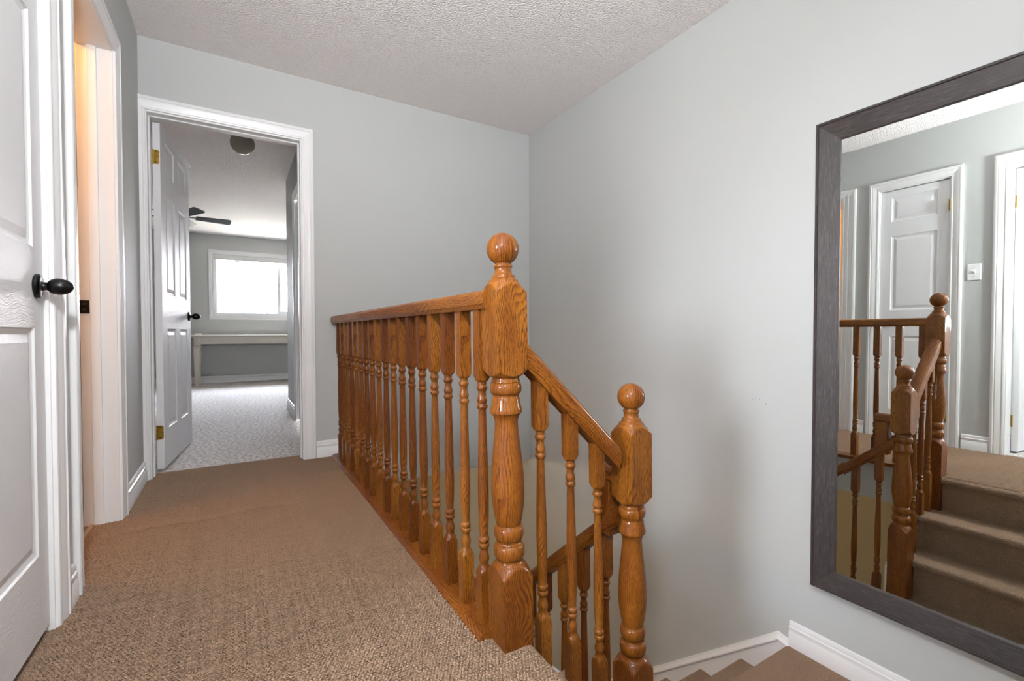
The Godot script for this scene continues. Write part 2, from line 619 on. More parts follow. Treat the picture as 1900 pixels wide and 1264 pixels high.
# ------------------------------------------------------------------ balustrade
func newel_profile(low: float) -> Array:           # heights as on the upper post
	var a := ball(1.0385, 0.0425, 90, -62, 16)
	a.append_array([[0.9985, 0.0205], [0.9970, 0.0243], [0.9935, 0.0250], [0.9905, 0.0243], [0.9885, 0.0222], [0.983, 0.0218], [0.977, 0.0225], [0.972, 0.0250], [0.970, 0.0290], [0.967, 0.0300], [0.963, 0.0300], [0.961, 0.0325], [0.958, 0.0365], [0.955, 0.0385], [0.952, 0.0392], [0.950, 0.0410]])
	var b := [[0.950, 0.0410], [0.9475, 0.0432], [0.945, 0.0453], [0.942, 0.0478], [0.939, 0.0503], [0.936, 0.0528], [0.933, 0.0553], [0.930, 0.0578], [0.927, 0.0603], [0.9245, 0.063], [0.83, 0.063], [0.7255, 0.063], [0.723, 0.0603], [0.7205, 0.0578], [0.718, 0.0553], [0.7155, 0.0528], [0.713, 0.0503], [0.711, 0.0478], [0.709, 0.0453], [0.707, 0.0432], [0.7055, 0.0400]]
	var c := [[0.7055, 0.0400], [0.7035, 0.0362], [0.6995, 0.0358], [0.697, 0.0372], [0.692, 0.0378]]
	for i in 9:
		var q := PI * (i / 8.0)
		c.append([0.675 + cos(q) * 0.016, 0.0352 + sin(q) * 0.0068])
	c.append_array([[0.656, 0.0342], [0.651, 0.0345], [0.6485, 0.0362], [0.640, 0.0368], [0.631, 0.0385], [0.622, 0.0412], [0.616, 0.0425], [0.6105, 0.0418], [0.608, 0.0392], [0.603, 0.0352], [0.596, 0.0322], [0.585, 0.0303]])
	for i in 20:
		var s := (i + 1) / 20.0
		var y := lerpf(0.585, 0.317, s)
		c.append([y, 0.0303 + 0.0137 * sin(clampf(s / 0.68, 0, 1) * PI / 2) ** 1.35 - 0.0105 * maxf(0.0, (s - 0.68) / 0.32) ** 1.8])
	c.append_array([[0.313, 0.0315], [0.311, 0.0330]])
	for i in 9:
		var q := PI * (i / 8.0)
		c.append([0.292 + cos(q) * 0.0185, 0.0322 + sin(q) * 0.0073])
	c.append_array([[0.270, 0.0318], [0.267, 0.0320], [0.264, 0.0345]])
	for i in 9:
		var q := PI * (i / 8.0)
		c.append([0.243 + cos(q) * 0.0195, 0.0338 + sin(q) * 0.0075])
	c.append_array([[0.2215, 0.0330], [0.218, 0.0335], [0.215, 0.0352], [0.211, 0.0372], [0.2095, 0.0400]])
	var d := [[0.2095, 0.0400], [0.2065, 0.0432], [0.2035, 0.0453], [0.2, 0.0478], [0.1965, 0.0503], [0.193, 0.0528], [0.1895, 0.0553], [0.186, 0.0578], [0.1825, 0.0603], [0.179, 0.063], [0.09, 0.063], [low, 0.063], [low, 0.0005]]
	return [a, b, c, d]

func newel(label: String, x: float, y: float, d: float, low: float, lean: float, shift: float) -> void:
	var t := thing("newel_post", label, "newel post", p(x, y, d))
	t.rotation.z = lean
	var names := ["ball_finial", "upper_block", "turned_shaft", "base_block"]
	var pr := newel_profile(low)
	for k in 4:
		var m := MB.new()
		turned(m, pr[k], 0.044, 64, Vector2(shift + 0.02 * k, shift))
		add_mesh(m.mesh(), names[k], M.oak[[3, 0, 3, 1][k]], t)

# a baluster whose square top ends at y = 0 and whose square foot starts at y = -0.525
func baluster_mesh(top: float, foot: float, shift: float) -> ArrayMesh:
	var m := MB.new()
	var pr := [[top, 0.0005], [top, 0.0250], [0.013, 0.0250], [0.010, 0.0236], [0.007, 0.0222], [0.004, 0.0205], [0.001, 0.0188], [-0.001, 0.0172], [-0.002, 0.0152], [-0.004, 0.0130], [-0.010, 0.0122], [-0.0135, 0.0122]]
	for i in 6:
		var q := PI * i / 5.0
		pr.append([-0.0205 + cos(q) * 0.006, 0.0126 + sin(q) * 0.0026])
	pr.append_array([[-0.029, 0.0112], [-0.036, 0.0104], [-0.043, 0.0112], [-0.050, 0.0135], [-0.055, 0.0144], [-0.060, 0.0135], [-0.064, 0.0115]])
	for i in 6:
		var q := PI * i / 5.0
		pr.append([-0.0725 + cos(q) * 0.0065, 0.0122 + sin(q) * 0.0028])
	pr.append_array([[-0.081, 0.0108]])
	for i in 13:
		var s := (i + 1) / 13.0
		pr.append([lerpf(-0.083, -0.432, s), 0.0108 + 0.0040 * sin(clampf(s / 0.74, 0, 1) * PI / 2) ** 1.3 - 0.0036 * maxf(0.0, (s - 0.74) / 0.26) ** 1.7])
	for i in 6:
		var q := PI * i / 5.0
		pr.append([-0.441 + cos(q) * 0.007, 0.0125 + sin(q) * 0.0027])
	for i in 6:
		var q := PI * i / 5.0
		pr.append([-0.457 + cos(q) * 0.0065, 0.0125 + sin(q) * 0.0027])
	pr.append_array([[-0.467, 0.0105], [-0.474, 0.0102], [-0.482, 0.0125], [-0.490, 0.0145], [-0.498, 0.0142], [-0.504, 0.0120], [-0.508, 0.0118], [-0.513, 0.0128], [-0.517, 0.0152], [-0.520, 0.0172], [-0.523, 0.0188], [-0.526, 0.0205], [-0.529, 0.0222], [-0.532, 0.0236], [-0.536, 0.0250], [foot, 0.0250], [foot, 0.0005]])
	turned(m, pr, 0.0172, 24, Vector2(shift, shift * 2.0))
	return m.mesh()

func baluster(parent: Node3D, mesh: Mesh, at: Vector3, lean: float, mat: int) -> void:
	var o := add_mesh(mesh, "baluster", M.oak[mat], parent)
	o.position = at - parent.position
	o.rotation.z = lean

func rail_profile() -> PackedVector2Array:         # a across, b up
	var q := PackedVector2Array([Vector2(-0.025, 0), Vector2(0.025, 0), Vector2(0.0275, 0.008), Vector2(0.0315, 0.013), Vector2(0.0325, 0.034), Vector2(0.030, 0.0425), Vector2(0.024, 0.048), Vector2(0.014, 0.0508), Vector2(0, 0.0515)])
	for i in [7, 6, 5, 4, 3, 2]:
		q.append(Vector2(-q[i].x, q[i].y))
	return q

func step_profile(back: float, front: float, y: float, down: float) -> PackedVector2Array:   # a along the descent, b up
	var q := PackedVector2Array([Vector2(back, y - down), Vector2(back, y), Vector2(front - 0.022, y)])
	for i in 7:
		var a := PI / 2 - PI * (i + 1) / 8.0
		q.append(Vector2(front - 0.022 + cos(a) * 0.022, y - 0.022 + sin(a) * 0.022))
	q.append_array([Vector2(front - 0.024, y - 0.046), Vector2(front - 0.024, y - down)])
	return q

# ------------------------------------------------------------------ scene
func _ready() -> void:
	var cam := Camera3D.new()
	cam.name = "camera"
	add_child(cam)
	cam.position = Vector3(0, 0.82, 0)
	cam.rotation = Vector3(-0.0169, -0.5415, -0.0032)
	cam.fov = 72.66
	cam.near = 0.02
	cam.current = true
	var we := WorldEnvironment.new()
	we.name = "environment"
	var env := Environment.new()
	env.background_mode = Environment.BG_SKY
	var sky := ProceduralSkyMaterial.new()
	sky.sky_top_color = Color(0.80, 0.85, 0.92)
	sky.sky_horizon_color = Color(0.96, 0.96, 0.97)
	sky.ground_bottom_color = Color(0.45, 0.45, 0.42)
	sky.ground_horizon_color = Color(0.75, 0.77, 0.78)
	env.sky = Sky.new()
	env.sky.sky_material = sky
	env.background_energy_multiplier = 78.0
	env.tonemap_mode = Environment.TONE_MAPPER_LINEAR
	env.tonemap_exposure = 1.07
	env.sdfgi_enabled = true
	env.ssao_enabled = true
	env.ssil_enabled = true
	we.environment = env
	add_child(we)
	var sun := DirectionalLight3D.new()
	sun.name = "sun"
	add_child(sun)
	sun.rotation = Vector3(deg_to_rad(-52), deg_to_rad(35), 0)
	sun.light_energy = 28.0
	sun.light_color = Color(1.0, 0.96, 0.90)
	sun.light_angular_distance = 0.5
	sun.shadow_enabled = true
	sun.sky_mode = DirectionalLight3D.SKY_MODE_LIGHT_ONLY
	materials()
	shell()
	stairs()
	joinery()
	balustrade()
	wall_things()
	bedroom()
	bathroom()
	lamps()

func omni(called: String, at: Vector3, energy: float, color: Color, size: float) -> void:
	var l := OmniLight3D.new()
	l.name = called
	add_child(l, true)
	l.position = at
	l.light_energy = energy
	l.light_color = color
	l.light_size = size
	l.omni_range = 14.0
	l.omni_attenuation = 2.0
	l.shadow_enabled = true

func dome_lamp(label: String, at: Vector3, r: float, drop: float, energy: float, color: Color, glow: float) -> void:
	var t := thing("ceiling_light", label, "ceiling light", at)
	var m := MB.new()
	lathe(m, [[0.0, 0.0005], [0.0, 0.06], [-0.012, 0.058], [-0.022, 0.012], [-drop + 0.01, 0.010], [-drop + 0.005, 0.05], [-drop, 0.05], [-drop, 0.0005]], Vector3.ZERO, Vector3.UP, 28)
	add_mesh(m.mesh(), "stem", M.brass, t)
	m = MB.new()
	var prof := []
	for i in 17:
		var a := PI * i / 16.0
		prof.append([-drop - r * 0.62 * (1.0 - cos(a)), maxf(0.0005, sin(a) * r)])
	lathe(m, prof, Vector3.ZERO, Vector3.UP, 32)
	var g := paint("lit_opal_globe", Color(0.95, 0.95, 0.93), 0.4)
	g.emission_enabled = true
	g.emission = color
	g.emission_energy_multiplier = glow
	add_mesh(m.mesh(), "opal_globe", g, t)
	omni("globe_bulb", at + Vector3(0, -drop - r * 0.62, 0), energy, color, r * 0.6)

# the photographer's flash on a stand beside the camera, with a round diffuser that throws light all ways
func flash_unit(at: Vector3, aim: Vector3, energy: float, beam: float, color: Color) -> void:
	var t := thing("flash_unit", "flash with a round white diffuser on a black light stand beside the camera", "flash", at)
	var m := MB.new()
	lathe(m, [[-at.y, 0.0005], [-at.y, 0.011], [-0.20, 0.011], [-0.20, 0.0005]], Vector3.ZERO, Vector3.UP, 12)
	add_mesh(m.mesh(), "stand_pole", M.black, t)
	for k in 3:
		m = MB.new()
		var a := TAU * k / 3.0 + 0.4
		var top := Vector3(0, -at.y + 0.42, 0)
		var foot := Vector3(cos(a) * 0.24, -at.y + 0.009, sin(a) * 0.24)
		lathe(m, [[0.0, 0.008], [foot.distance_to(top), 0.008]], top, foot - top, 8)
		add_mesh(m.mesh(), "stand_leg", M.black, t)
	m = MB.new()
	lathe(m, [[-0.23, 0.0005], [-0.23, 0.022], [-0.22, 0.026], [-0.10, 0.026], [-0.088, 0.032], [-0.084, 0.032], [-0.084, 0.0005]], Vector3.ZERO, Vector3.UP, 20)
	add_mesh(m.mesh(), "flash_head", M.black, t)
	m = MB.new()
	lathe(m, ball(0.0, 0.09, -69, 90, 16), Vector3.ZERO, Vector3.UP, 28)
	var g := paint("lit_diffuser", Color(0.95, 0.95, 0.95), 0.4)
	g.emission_enabled = true
	g.emission = color
	g.emission_energy_multiplier = 6.0
	add_mesh(m.mesh(), "diffuser_light_dome", g, t)
	omni("flash_bulb", at, energy, color, 0.085)
	# extra beam added to brighten the ceiling; the flash head itself stands upright
	var l := SpotLight3D.new()
	l.name = "added_ceiling_beam"
	add_child(l)
	l.look_at_from_position(at, aim, Vector3.UP)
	l.light_energy = beam
	l.light_color = color
	l.light_size = 0.085
	l.spot_angle = 46.0
	l.spot_angle_attenuation = 1.0
	l.spot_range = 14.0
	l.spot_attenuation = 2.0
	l.shadow_enabled = true

func lamps() -> void:
	flash_unit(p(-0.10, 1.64, -0.04), p(0.44, H, 1.18), 2.95, 4.6, Color(0.965, 0.985, 1.0))
	dome_lamp("warm opal globe light on the bathroom ceiling", p(-1.1, H, 2.45), 0.13, 0.08, 0.9, Color(1.0, 0.72, 0.40), 3.0)
	dome_lamp("opal globe light on the ceiling of the floor below", p(0.1, UNDER, 4.3), 0.15, 0.08, 1.0, Color(1.0, 0.88, 0.72), 3.0)

func shell() -> void:
	var m := MB.new()
	# floor of the hall: carpet sheet with a low ripple across it, on a slab
	var x0 := -0.56
	var nx := 60
	var nd := 150
	var ripple := func(x: float, d: float) -> float:
		var mid := 2.405 + 0.13 * (x + 0.2) * (x + 0.2) + 0.012 * sin(x * 17.0)
		var fade := smoothstep(-0.47, -0.36, x) * (1.0 - smoothstep(0.05, 0.36, x))
		var s := d - mid
		var shape := exp(-s * s / (0.011 * 0.011)) if s < 0.0 else exp(-s * s / (0.05 * 0.05))
		return 0.0105 * fade * shape
	var ds := []
	for j in 91:
		ds.append(lerpf(2.25, 2.60, j / 90.0))
	var edges := func(xa: float, xb: float, da: float, db: float, fine: bool) -> void:
		if not fine:
			m.quad(p(xa, 0, da), p(xb, 0, da), p(xb, 0, db), p(xa, 0, db), Vector3.UP)
			return
		for j in ds.size() - 1:
			for i in nx:
				var q := []
				var nn := []
				for c in [[0, 0], [1, 0], [1, 1], [0, 1]]:
					var x: float = lerpf(xa, xb, float(i + c[0]) / nx)
					var d: float = ds[j + c[1]]
					q.append(p(x, ripple.call(x, d), d))
					var gx: float = (ripple.call(x + 0.002, d) - ripple.call(x - 0.002, d)) / 0.004
					var gd: float = (ripple.call(x, d + 0.002) - ripple.call(x, d - 0.002)) / 0.004
					nn.append(Vector3(-gx, 1, gd).normalized())
				m.tri(q[0], q[1], q[2], nn[0], nn[1], nn[2])
				m.tri(q[0], q[2], q[3], nn[0], nn[2], nn[3])
	edges.call(XL - 0.03, 0.60, -1.6, 2.25, false)
	edges.call(XL - 0.03, 0.60, 2.25, 2.60, true)
	edges.call(XL - 0.03, 0.60, 2.60, DE + 0.13, false)
	box(m, XL - 0.03, 0.60, -0.012, -0.002, -1.6, DE + 0.13)
	box(m, XL - 0.086, XL - 0.03, -0.012, 0.0, 1.985, 2.625)
	box(m, 0.60, 0.665, -0.012, 0.0, -1.6, -0.15)
	var hall := struct(m, "floor", M.carpet, "brown loop-pile carpet of the hall floor", "carpet")
	pile(hall, ripple)
	m = MB.new()
	box(m, -3.2, 0.598, UNDER, -0.013, -1.72, DE)
	box(m, 0.598, 2.24, UNDER, -0.013, -1.72, -0.27)
	box(m, -3.2, 0.598, UNDER, -0.013, DE, 6.6)
	box(m, 0.598, 3.0, UNDER, -0.013, DE + 0.12, 6.6)
	box(m, -3.2, 3.0, UNDER, -0.013, 6.6, 9.3)
	struct(m, "ceiling", M.wall, "grey painted edge and underside of the upper floor round the stairwell", "floor edge")
	# ceiling slab over everything upstairs
	m = MB.new()
	box(m, -3.2, 3.0, H, H + 0.15, -1.72, 9.3)
	struct(m, "ceiling", M.ceiling, "white stippled ceiling over the hall and bedroom", "ceiling")
	# left wall with three doorways
	m = MB.new()
	var L0 := XL - 0.12
	box(m, L0, XL, 0, H, -1.6, 0.20)
	box(m, L0, XL, 2.05, H, 0.20, 1.005)
	box(m, L0, XL, 0, H, 1.005, 1.295)
	box(m, L0, XL, 2.05, H, 1.295, 1.76)
	box(m, L0, XL, 0, H, 1.76, 1.985)
	box(m, L0, XL, 2.05, H, 1.985, 2.625)
	box(m, L0, XL, 0, H, 2.625, DE)
	struct(m, "wall_left", M.wall, "grey left wall of the hall with three doorways", "wall")
	# end wall
	m = MB.new()
	box(m, L0, -0.409, -0.013, H, DE, DE + 0.12)
	box(m, -0.409, 0.390, 2.064, H, DE, DE + 0.12)
	box(m, 0.390, 0.598, -0.013, H, DE, DE + 0.12)
	box(m, 0.598, XR, UNDER, H, DE, DE + 0.12)
	struct(m, "wall_end", M.wall, "grey end wall with the bedroom doorway", "wall")
	m = MB.new()
	box(m, XR, XR + 0.12, LOW, H, -0.27, DE + 0.12)
	box(m, XR, XR + 0.12, LOW, UNDER, DE + 0.12, 6.6)
	var wr := struct(m, "wall_right", M.wall, "tall grey right wall running down the stairwell behind the mirror", "wall")
	for s in [[0.4955, 1.303, 0.010, -0.9], [0.502, 1.288, 0.007, 0.3], [0.500, 1.268, 0.009, 0.8], [0.484, 1.236, 0.011, 1.1]]:
		m = MB.new()
		lathe(m, [[0, 0.0001], [0.0002, s[2] * 0.5], [0.0006, 0.0001]], Vector3.ZERO, Vector3.LEFT, 10)
		var o := add_mesh(m.mesh(), "scuff_mark", M.scuff, wr)
		o.position = p(XR - 0.0001, s[0], s[1])
		o.rotation.x = s[3]
		o.scale = Vector3(1, 0.3, 1)
	# walls behind the camera
	m = MB.new()
	box(m, L0, 0.78, 0, H, -1.72, -1.6)
	struct(m, "wall_back", M.wall, "grey wall closing the hall behind the camera", "wall")
	m = MB.new()
	box(m, 0.66, 0.78, -0.013, H, -1.6, -0.15)
	box(m, 0.78, XR, LOW, H, -0.27, -0.15)
	box(m, 0.60, 0.78, LOW, -0.013, -0.27, -0.15)
	struct(m, "wall_stair", M.wall, "grey wall on the near side of the stairs", "wall")
	# the near room behind the open door
	m = MB.new()
	box(m, -3.2, L0, 0, H, -1.72, -1.6)
	box(m, -3.2, L0, 0, H, 1.20, 1.80)
	box(m, -3.2, -3.08, 0, 1.0, -1.6, 1.2)
	box(m, -3.2, -3.08, 2.0, H, -1.6, 1.2)
	box(m, -3.2, -3.08, 1.0, 2.0, -1.6, -0.6)
	box(m, -3.2, -3.08, 1.0, 2.0, 0.2, 1.2)
	struct(m, "wall_near_room", M.wall, "grey walls of the room behind the near open door", "wall")
	m = MB.new()
	box(m, -3.08, XL - 0.03, -0.012, 0.004, -1.6, 1.2)
	struct(m, "floor", M.plush, "beige carpet of the room behind the near open door", "carpet")
	# below stairs
	m = MB.new()
	box(m, -2.1, XR, LOW - 0.1, LOW, -0.5, 6.6)
	struct(m, "floor", M.carpet, "carpeted floor of the storey below", "carpet")
	m = MB.new()
	box(m, -2.22, -2.1, LOW, UNDER, -0.5, 6.6)
	box(m, -2.22, XR, LOW, UNDER, 6.6, 6.72)
	box(m, -2.22, 0.6, LOW, UNDER, -0.5, -0.38)
	struct(m, "wall_below", M.low_wall, "tan walls of the storey below seen past the stairs", "wall")
	# baseboards
	m = MB.new()
	baseboard(m, p(XL, 0, 2.625 + 0.078), p(XL, 0, DE), Vector3.RIGHT)
	baseboard(m, p(XL, 0, 1.836), p(XL, 0, 1.907), Vector3.RIGHT)
	baseboard(m, p(XL, 0, 1.071), p(XL, 0, 1.217), Vector3.RIGHT)
	baseboard(m, p(XL, 0, -1.6), p(XL, 0, 0.12), Vector3.RIGHT)
	struct(m, "baseboard_left", M.trim, "white moulded baseboard along the left wall", "baseboard")
	m = MB.new()
	baseboard(m, p(0.458, 0, DE), p(0.60, 0, DE), Vector3.BACK)
	struct(m, "baseboard_end", M.trim, "short white baseboard between the bedroom door and the railing", "baseboard")
	m = MB.new()
	baseboard(m, p(XR, LAND, -0.15), p(XR, LAND, 1.1195), Vector3.LEFT)
	struct(m, "baseboard_right", M.trim, "white moulded baseboard on the stair landing below the mirror", "baseboard")

# the loops of the hall carpet: blunt tufts in staggered rows, their pits real gaps between them
func pile(parent: Node, lift: Callable) -> void:
	var m := MB.new()
	lathe(m, [[-0.0005, 0.0041], [0.0030, 0.0044], [0.0050, 0.0040], [0.0062, 0.0027], [0.0066, 0.0003]], Vector3.ZERO, Vector3.UP, 8)
	var rng := RandomNumberGenerator.new()
	rng.seed = 5
	var spots: Array[Transform3D] = []
	var row := 0
	var d := 0.70
	while d < 3.375:
		var x := (-0.424 if d < 2.0 or d > 2.607 else XL - 0.084) + (0.0047 if row % 2 else 0.0)
		var most := 0.650 if d < 1.0 else (0.580 if d < 1.08 else 0.546)
		while x < most:
			var at := p(x + rng.randf_range(-0.0014, 0.0014), 0.0, d + rng.randf_range(-0.0012, 0.0012))
			at.y = lift.call(at.x, -at.z) + rng.randf_range(-0.0008, 0.0003)
			var b := Basis(Vector3.UP, rng.randf() * TAU) * Basis.from_scale(Vector3(rng.randf_range(0.90, 1.12), rng.randf_range(0.85, 1.1), rng.randf_range(0.90, 1.12)))
			if not (at.x > 0.575 and d > 1.0):
				spots.append(Transform3D(b, at))
			x += 0.0094
		d += 0.0082
		row += 1
	var mm := MultiMesh.new()
	mm.transform_format = MultiMesh.TRANSFORM_3D
	mm.mesh = m.mesh()
	mm.instance_count = spots.size()
	for k in spots.size():
		mm.set_instance_transform(k, spots[k])
	var o := MultiMeshInstance3D.new()
	o.name = "loop_pile"
	o.multimesh = mm
	o.material_override = M.carpet
	parent.add_child(o, true)
	o.set_meta("kind", "stuff")

func stairs() -> void:
	var t := thing("staircase", "brown carpeted stairs turning at a landing and running down along the right wall", "stairs", p(0.87, LOW, 0.5))
	var m := MB.new()
	sweep(m, step_profile(0.60, 0.672, 0.0, RISE + 0.03), p(0, 0, -0.15), p(0, 0, 1.01), Vector3.RIGHT, Vector3.UP)
	put(m, "step", M.carpet, t)
	for k in 2:
		m = MB.new()
		sweep(m, step_profile(0.64 + 0.19 * k, 0.870 + 0.19 * k, -RISE * (k + 1), RISE + 0.05), p(0, 0, -0.15), p(0, 0, 1.10), Vector3.RIGHT, Vector3.UP)
		put(m, "step", M.carpet, t)
	m = MB.new()
	sweep(m, step_profile(-0.15, 1.135, LAND, RISE + 0.03), p(1.02, 0, 0), p(XR - 0.001, 0, 0), Vector3.FORWARD, Vector3.UP)
	put(m, "landing", M.carpet, t)
	for k in 10:
		m = MB.new()
		var y := LAND - RISE * (k + 1)
		sweep(m, step_profile(1.09 + 0.228 * k, 1.358 + 0.228 * k, y, RISE + 0.03), p(1.02, 0, 0), p(XR - 0.013, 0, 0), Vector3.FORWARD, Vector3.UP)
		put(m, "step", M.carpet, t)
	# stringer boards closing the open sides
	m = MB.new()
	var pr := PackedVector2Array([Vector2(0.60, -0.03), Vector2(0.655, -0.03), Vector2(1.10, -0.46), Vector2(1.10, -0.86), Vector2(0.60, -0.36)])
	sweep(m, pr, p(0, 0, 1.10), p(0, 0, 1.118), Vector3.RIGHT, Vector3.UP)
	put(m, "stringer", M.trim, t)
	m = MB.new()
	pr = PackedVector2Array([Vector2(1.10, -0.62), Vector2(1.16, -0.66), Vector2(3.64, -2.77), Vector2(3.64, -2.95), Vector2(1.10, -0.90)])
	sweep(m, pr, p(1.004, 0, 0), p(1.02, 0, 0), Vector3.FORWARD, Vector3.UP)
	put(m, "stringer", M.trim, t)
	# skirting board that follows the lower flight on the right wall
	var tr := thing("trim_skirt", "white sloping skirting board with a rounded cap beside the lower stairs", "skirting", p(XR, LAND, 1.2), "", "structure")
	m = MB.new()
	pr = PackedVector2Array([Vector2(1.121, LAND - 0.3), Vector2(1.121, -0.592), Vector2(1.165, -0.582), Vector2(3.7, -0.582 - 2.535 * 0.853), Vector2(3.7, -3.3)])
	sweep(m, pr, p(XR - 0.012, 0, 0), p(XR, 0, 0), Vector3.FORWARD, Vector3.UP)
	put(m, "board", M.trim, tr)
	m = MB.new()
	var cap := PackedVector2Array([Vector2(0, 0), Vector2(0.020, 0), Vector2(0.021, 0.006), Vector2(0.016, 0.014), Vector2(0.010, 0.020), Vector2(0.008, 0.028), Vector2(0, 0.030)])
	var along := Vector3(0, -0.853, -1).normalized()
	var upn := Vector3(0, 1, -0.853).normalized()
	var flat := Vector3(0, 0.25, -1).normalized()
	var mitre := (along + flat).normalized()
	sweep(m, cap, p(XR, -0.582, 1.165), p(XR, -0.582 - 2.4 * 0.853, 3.565), Vector3.LEFT, upn, mitre, Vector3.ZERO, 30.0)
	sweep(m, cap, p(XR, -0.593, 1.121), p(XR, -0.582, 1.165), Vector3.LEFT, Vector3(0, 1, 0.25).normalized(), Vector3.ZERO, mitre, 30.0)
	put(m, "cap_moulding", M.trim, tr)

func doorway(called: String, label: String, d0: float, d1: float, top: float, at: Vector3) -> Node3D:
	var t := thing(called, label, "door frame", at, "", "structure")
	casing(p(XL, 0, d0 + 0.007), p(XL, 0, d1 - 0.007), top - 0.007, Vector3.RIGHT, t)
	for s in [[d0, d0 + 0.014], [d1 - 0.014, d1]]:
		var m := MB.new()
		box(m, XL - 0.12, XL, 0, top, s[0], s[1], 0.001)
		put(m, "jamb", M.trim, t)
	var m2 := MB.new()
	box(m2, XL - 0.12, XL, top - 0.014, top, d0 + 0.014, d1 - 0.014, 0.001)
	put(m2, "head_jamb", M.trim, t)
	return t

func hinge(parent: Node3D, at: Vector3, face: Vector3) -> void:
	var m := MB.new()
	var side := Vector3.UP.cross(face)
	var h := Node3D.new()
	h.name = "hinge"
	parent.add_child(h, true)
	h.position = at
	lathe(m, [[-0.042, 0.0005], [-0.042, 0.0055], [0.042, 0.0055], [0.042, 0.0005]], Vector3.ZERO, Vector3.UP, 12)
	add_mesh(m.mesh(), "barrel", M.brass, h)
	m = MB.new()
	var pr := PackedVector2Array([Vector2(-0.041, 0), Vector2(0.041, 0), Vector2(0.041, 0.024), Vector2(0.034, 0.031), Vector2(-0.034, 0.031), Vector2(-0.041, 0.024)])
	sweep(m, pr, Vector3.ZERO, face * 0.002, Vector3.UP, side)
	add_mesh(m.mesh(), "plate", M.brass, h)
	for s in [[-0.03, 0.014], [0.0, 0.023], [0.03, 0.014]]:
		m = MB.new()
		lathe(m, [[0.0015, 0.0035], [0.0026, 0.0033], [0.0028, 0.0005]], Vector3.UP * s[0] + side * s[1], face, 10)
		add_mesh(m.mesh(), "screw", M.screw, h)

